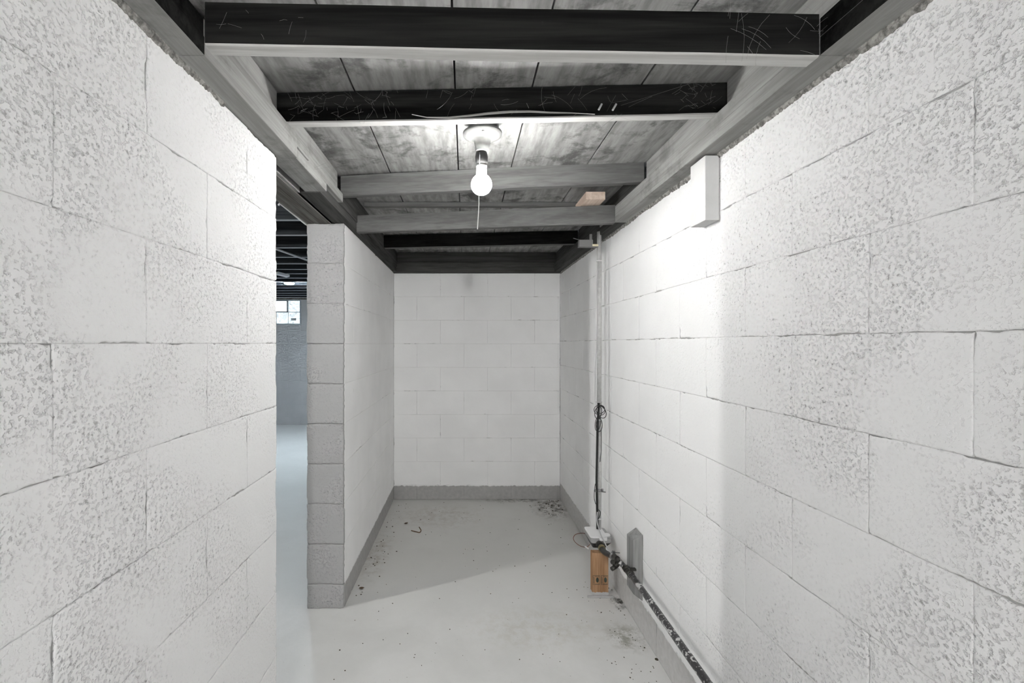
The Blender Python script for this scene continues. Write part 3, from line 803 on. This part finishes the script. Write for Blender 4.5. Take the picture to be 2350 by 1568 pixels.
for sx in (-0.0405, 0.0025):
    bm = bmesh.new(); y0 = -pyh - 0.0008; w_, h_ = 0.037, 0.049; zb2 = 0.0625
    t_ = 0.0012
    for q in ((sx, sx + w_, zb2, zb2 + t_), (sx, sx + w_, zb2 + h_ - t_, zb2 + h_), (sx, sx + t_, zb2, zb2 + h_), (sx + w_ - t_, sx + w_, zb2, zb2 + h_),
              (sx + 0.003, sx + 0.0045, zb2 + 0.006, zb2 + h_ - 0.006), (sx + 0.007, sx + 0.008, zb2 + 0.006, zb2 + h_ - 0.012), (sx + 0.011, sx + w_ - 0.003, zb2 + 0.004, zb2 + 0.005), (sx + 0.011, sx + w_ - 0.003, zb2 + 0.043, zb2 + 0.0445)):
        add_box(bm, (q[0], y0, q[2]), (q[1], y0 + 0.0015, q[3]))
    c0 = Vector((sx + 0.024, y0 + 0.0015, zb2 + 0.025)); vs_ = []
    for k in range(18):
        a = k * 2 * math.pi / 18; vs_.append((0.0075 * math.cos(a), 0.0135 * math.sin(a)))
    f0 = [bm.verts.new(c0 + Vector((x, -0.0015, z))) for x, z in vs_]; f1 = [bm.verts.new(c0 + Vector((x, 0, z))) for x, z in vs_]
    bm.faces.new(f0); bm.faces.new(f1)
    for k in range(18): bm.faces.new((f0[k], f0[(k + 1) % 18], f1[(k + 1) % 18], f1[k]))
    link('grade_stamp', to_mesh(bm, 'grade_stamp'), 'stamp', pt)

# junction box on the post
jb = thing('junction_box', 'white-lidded junction box with black base above the wooden post', 'junction box', (0.737, 2.53, 0.246))
def rbox(bm, x0, x1, y0, y1, z0, z1, rad, top=1.0, sh=0.0):
    ring = []
    for (qx, qy, a0) in ((x1 - rad, y1 - rad, 0), (x0 + rad, y1 - rad, 90), (x0 + rad, y0 + rad, 180), (x1 - rad, y0 + rad, 270)):
        for k in range(5):
            a = math.radians(a0 + 22.5 * k); ring.append((qx + rad * math.cos(a), qy + rad * math.sin(a)))
    mx, my = (x0 + x1) / 2, (y0 + y1) / 2
    b_ = [bm.verts.new((mx + (x - mx) * top, my + (y - my) * top + sh, z0)) for x, y in ring]
    t_ = [bm.verts.new((x, y, z1)) for x, y in ring]
    bm.faces.new(b_); bm.faces.new(t_)
    for k in range(len(ring)):
        k2 = (k + 1) % len(ring); bm.faces.new((b_[k], b_[k2], t_[k2], t_[k]))
bm = bmesh.new(); rbox(bm, -0.056, 0.056, -0.072, 0.072, -0.022, 0.018, 0.016, 0.66, 0.012); link('base', to_mesh(bm, 'base'), 'black', jb)
bm = bmesh.new(); rbox(bm, -0.057, 0.057, -0.074, 0.074, 0.018, 0.043, 0.016, 0.97); link('body', to_mesh(bm, 'body'), 'box_grey', jb)
bm = bmesh.new(); rbox(bm, -0.058, 0.036, -0.064, 0.074, 0.043, 0.050, 0.014); rbox(bm, -0.012, 0.030, -0.078, -0.06, 0.034, 0.049, 0.006)
lid = link('lid', to_mesh(bm, 'lid'), 'lid', jb)
bm = bmesh.new(); add_lathe(bm, [(0.018, 0.043), (0.018, 0.050), (0.015, 0.053)], (0.040, -0.035, 0), 20); link('knob', to_mesh(bm, 'knob'), 'lid', jb)

# painted black pipe along the foot of the wall, with elbow and valve
gp = thing('black_pipe', 'black paint-spattered pipe running along the foot of the long wall', 'pipe', (0.76, 1.6, 0.29))
near = [(0.742, 0.2, 0.292), (0.745, 0.8, 0.293), (0.748, 1.4, 0.296), (0.752, 1.9, 0.296), (0.752, 2.09, 0.296)]
bm = bmesh.new(); add_tube(bm, [rel(gp, p) for p in near], 0.0135, 16); link('pipe', to_mesh(bm, 'pipe'), 'pipe', gp)
def cyl(bm, a, b, r, seg=16): add_tube(bm, [a, b], r, seg)
A = [P(1425, 1300, 2.16), P(1450, 1331, 2.11)]
bm = bmesh.new(); cyl(bm, rel(gp, (0.752, 2.06, 0.296)), rel(gp, (0.750, 2.095, 0.296)), 0.0165); cyl(bm, rel(gp, (0.750, 2.10, 0.296)), rel(gp, (0.748, 2.125, 0.295)), 0.0175, 6)
link('coupling', to_mesh(bm, 'coupling'), 'black_iron', gp)
bm = bmesh.new(); cyl(bm, rel(gp, (0.748, 2.125, 0.295)), rel(gp, (0.742, 2.215, 0.292)), 0.0125); link('nipple', to_mesh(bm, 'nipple'), 'pipe', gp)
v0 = Vector((0.733, 2.19, 0.283))
bm = bmesh.new(); 
bmesh.ops.create_icosphere(bm, subdivisions=2, radius=0.018, matrix=Matrix.Translation(rel(gp, v0 + Vector((-0.008, 0, 0.0)))))
cyl(bm, rel(gp, v0 + Vector((-0.008, 0, 0.004))), rel(gp, v0 + Vector((-0.030, -0.014, 0.016))), 0.011, 12)
cyl(bm, rel(gp, v0 + Vector((-0.008, -0.004, -0.01))), rel(gp, v0 + Vector((-0.034, -0.018, -0.016))), 0.010, 12)
cyl(bm, rel(gp, v0 + Vector((0.004, -0.01, 0.012))), rel(gp, v0 + Vector((-0.004, -0.020, 0.034))), 0.007, 8)
link('valve', to_mesh(bm, 'valve'), 'black_iron', gp)
el = [Vector((0.742, 2.215, 0.292)), Vector((0.737, 2.27, 0.283)), Vector((0.728, 2.33, 0.266)), Vector((0.723, 2.38, 0.258)), Vector((0.722, 2.43, 0.262)), Vector((0.724, 2.475, 0.262))]
bm = bmesh.new(); add_tube(bm, [rel(gp, p) for p in catmull(el[:-1] + [Vector((0.7225, 2.452, 0.262))], 6)], 0.0145, 16); link('elbow', to_mesh(bm, 'elbow'), 'black_iron', gp)
bm = bmesh.new(); cyl(bm, rel(gp, el[3] + Vector((0, 0.02, 0.001))), rel(gp, el[3] + Vector((0.0, 0.036, 0.002))), 0.0185); link('brass_ring', to_mesh(bm, 'brass_ring'), 'brass', gp)
bm = bmesh.new(); cyl(bm, rel(gp, (0.7225, 2.425, 0.262)), rel(gp, (0.7235, 2.4535, 0.262)), 0.0195); link('locknut', to_mesh(bm, 'locknut'), 'black_iron', gp)
bm = bmesh.new(); c0 = rel(gp, (0.737, 2.262, 0.284))
add_tube(bm, [c0 + Vector((0.0, -0.006, 0)), c0 + Vector((0.0, 0.006, -0.001))], 0.0185, 16)
add_box(bm, c0 + Vector((-0.006, -0.006, 0.016)), c0 + Vector((0.008, 0.006, 0.030)), 0.001); add_tube(bm, [c0 + Vector((-0.014, 0, 0.022)), c0 + Vector((0.030, -0.004, 0.021))], 0.003, 8)
link('ground_clamp', to_mesh(bm, 'ground_clamp'), 'steel', gp)
bm = bmesh.new(); c0 = rel(gp, (0.752, 2.075, 0.296)); add_box(bm, c0 + Vector((-0.004, -0.008, 0.013)), c0 + Vector((0.026, 0.010, 0.022)), 0.001); link('strap', to_mesh(bm, 'strap'), 'black_iron', gp)

# bare ground wire from the box to the clamp
gw = tube_obj('ground_wire', catmull([P(1371, 1175, 2.545), P(1370, 1195, 2.53), P(1374, 1212, 2.50), P(1380, 1230, 2.45), P(1388, 1246, 2.40), P(1394, 1258, 2.33), P(1404, 1272, 2.262)], 6), 0.0032, 'grey_wire', None, 8)
tag(gw, 'bare grey ground wire hanging over the white junction box lid', 'wire')
rw = thing('wire_loop', 'thin red-brown wire loop sticking out beside the junction box', 'wire', tuple(P(1345, 1225, 2.55)))
bm = bmesh.new(); add_tube(bm, catmull([rel(rw, P(*q)) for q in ((1342, 1224.5, 2.54), (1333, 1224, 2.52), (1321, 1227, 2.49), (1316, 1234, 2.47), (1318, 1242, 2.46), (1326, 1250, 2.46), (1336, 1255, 2.47), (1345, 1256, 2.48), (1350, 1254, 2.46), (1354, 1250, 2.44))], 6), 0.0016, 7)
link('wire', to_mesh(bm, 'wire'), 'copper', rw)
bm = bmesh.new(); add_tube(bm, [rel(rw, P(1342, 1254, 2.478)), rel(rw, P(1351, 1260, 2.47))], 0.0036, 8); link('crimp', to_mesh(bm, 'crimp'), 'lid', rw)

# bevel-cut stake on the wall
bm = bmesh.new(); x0, x1, y0, y1 = 0.774, XR - 0.001, 2.095, 2.180
add_hexa(bm, [(x0, y0, 0.189), (x1, y0, 0.157), (x1, y1, 0.157), (x0, y1, 0.189), (x0, y0, 0.432), (x1, y0, 0.463), (x1, y1, 0.463), (x0, y1, 0.432)], 0.002)
tag(link('wall_stake', to_mesh(bm, 'wall_stake'), 'stake'), 'grey slant-ended wooden stake on the wall behind the black pipe', 'stake')

# ------------------------------------------------------------------ small litter and cobwebs
rnd = random.Random(11)
bm = bmesh.new()
def grit(x, y, r):
    r *= 1.3
    m4 = Matrix.Translation((x, y, r * 0.25)) @ Matrix.Rotation(rnd.uniform(0, 6.28), 4, 'Z') @ Matrix.Diagonal((1, rnd.uniform(0.5, 1), 0.5, 1))
    bmesh.ops.create_icosphere(bm, subdivisions=1, radius=r, matrix=m4)
for i in range(130): grit(rnd.uniform(-0.55, 0.78), rnd.uniform(1.5, 3.85), rnd.uniform(0.0012, 0.0032))
for i in range(90): grit(0.8 - abs(rnd.gauss(0, 0.10)), rnd.uniform(1.45, 2.6), rnd.uniform(0.001, 0.003))
for i in range(45): grit(-0.6 + abs(rnd.gauss(0, 0.08)), rnd.uniform(2.4, 3.8), rnd.uniform(0.0015, 0.005))
for i in range(60): grit(0.80 - abs(rnd.gauss(0, 0.12)), 3.9 - abs(rnd.gauss(0, 0.18)), rnd.uniform(0.0015, 0.006))
tag(link('floor_grit', to_mesh(bm, 'floor_grit'), 'dirt'), 'scattered dark grit and dirt crumbs on the painted floor', 'grit', kind='stuff')
def fp(px, py): return P(px, py, F * EYE / (py - CY))
def leaf(px, py, s, rot, label):
    p_ = fp(px, py); bm = bmesh.new(); n = 7
    row = []
    for i in range(n):
        t = i / (n - 1); wd_ = s * 0.32 * math.sin(math.pi * min(0.97, t + 0.03)) + 0.0004
        row.append([bm.verts.new(((t - 0.5) * s, k * wd_, 0.004 + 0.25 * abs(k) * wd_ + 0.3 * s * (t - 0.5) ** 2)) for k in (-1, 0, 1)])
    for i in range(n - 1):
        for k in range(2): bm.faces.new((row[i][k], row[i][k + 1], row[i + 1][k + 1], row[i + 1][k]))
    ext = bmesh.ops.solidify(bm, geom=list(bm.faces), thickness=0.0008)
    o = link('dry_leaf', to_mesh(bm, 'dry_leaf'), 'leaf', None, p_); o.rotation_euler = (0, 0, rot); o.location.z = 0
    tag(o, label, 'leaf')
leaf(932, 1203, 0.035, 1.0, 'small brown dry leaf on the alcove floor nearer the end wall')
leaf(830, 1352, 0.030, 0.2, 'dark dry leaf on the floor close to the partition foot')
bm = bmesh.new(); add_tube(bm, catmull([fp(944, 1219) + Vector((0, 0, .003)), fp(955, 1222) + Vector((0, 0, .004)), fp(963, 1223.5) + Vector((0, 0, .004)), fp(966, 1219) + Vector((0, 0, .005)), fp(962, 1211) + Vector((0, 0, .003))], 6), 0.0035, 7)
tag(link('curled_twig', to_mesh(bm, 'curled_twig'), 'leaf'), 'curled brown twig lying on the alcove floor', 'twig')
bm = bmesh.new(); c0 = fp(1507, 1514); add_lathe(bm, [(0.0075, 0.0), (0.0078, 0.001), (0.007, 0.002)], (c0.x, c0.y, 0), 20)
tag(link('floor_disc', to_mesh(bm, 'floor_disc'), 'dirt'), 'flat dark round disc on the floor near the black pipe', 'disc')

def web(label, strands, r=0.0002):
    bm = bmesh.new()
    for s_ in strands:
        add_tube(bm, [Vector(p) for p in s_], r, 3, cap=False)
    tag(link('cobweb', to_mesh(bm, 'cobweb'), 'web'), label, 'cobweb', 'cobwebs on the ceiling timbers', 'stuff')
def tangle(seed, x0, x1, y0, y1, D, n, dd=0.03, ln=22):
    r = random.Random(seed); out = []
    for i in range(int(n * 1.3)):
        a = (r.uniform(x0, x1), r.uniform(y0, y1)); an = r.uniform(0, 6.28); l_ = r.uniform(0.4, 1) ** 2 * ln * 2.0
        pts = []
        d0 = D - r.uniform(0.003, dd)
        cv = r.uniform(-0.35, 0.35)
        for k in range(5):
            t = k / 4
            pts.append(P(a[0] + l_ * t * math.cos(an + cv * t), a[1] + l_ * t * math.sin(an + cv * t), d0 + 0.01 * t))
        out.append(pts)
    return out
web('cobweb tangle on the black joist at the doorway end', tangle(1, 650, 900, 205, 272, 1.40, 60))
web('cobweb tangle on the black joist at the far wall end', tangle(2, 1560, 1640, 178, 250, 1.355, 34, 0.03, 16))
web('few cobweb strands along the black joist by the bulb', tangle(3, 900, 1500, 210, 262, 1.375, 30, 0.02, 34) + [[P(1425, 242, 1.36), P(1590, 190, 1.35)]])
web('cobweb strands on the black face of the nearest tie', tangle(4, 1660, 1900, 20, 120, 0.955, 18, 0.02, 60) + tangle(7, 480, 760, 20, 90, 0.96, 8, 0.02, 26))
web('long single cobweb threads across the bay beside the bulb', [[P(702, 392, 1.66), P(860, 366, 1.9)], [P(704, 393, 1.67), P(780, 360, 1.8), P(850, 330, 1.9)]])

# every child of the masonry keeps its world placement
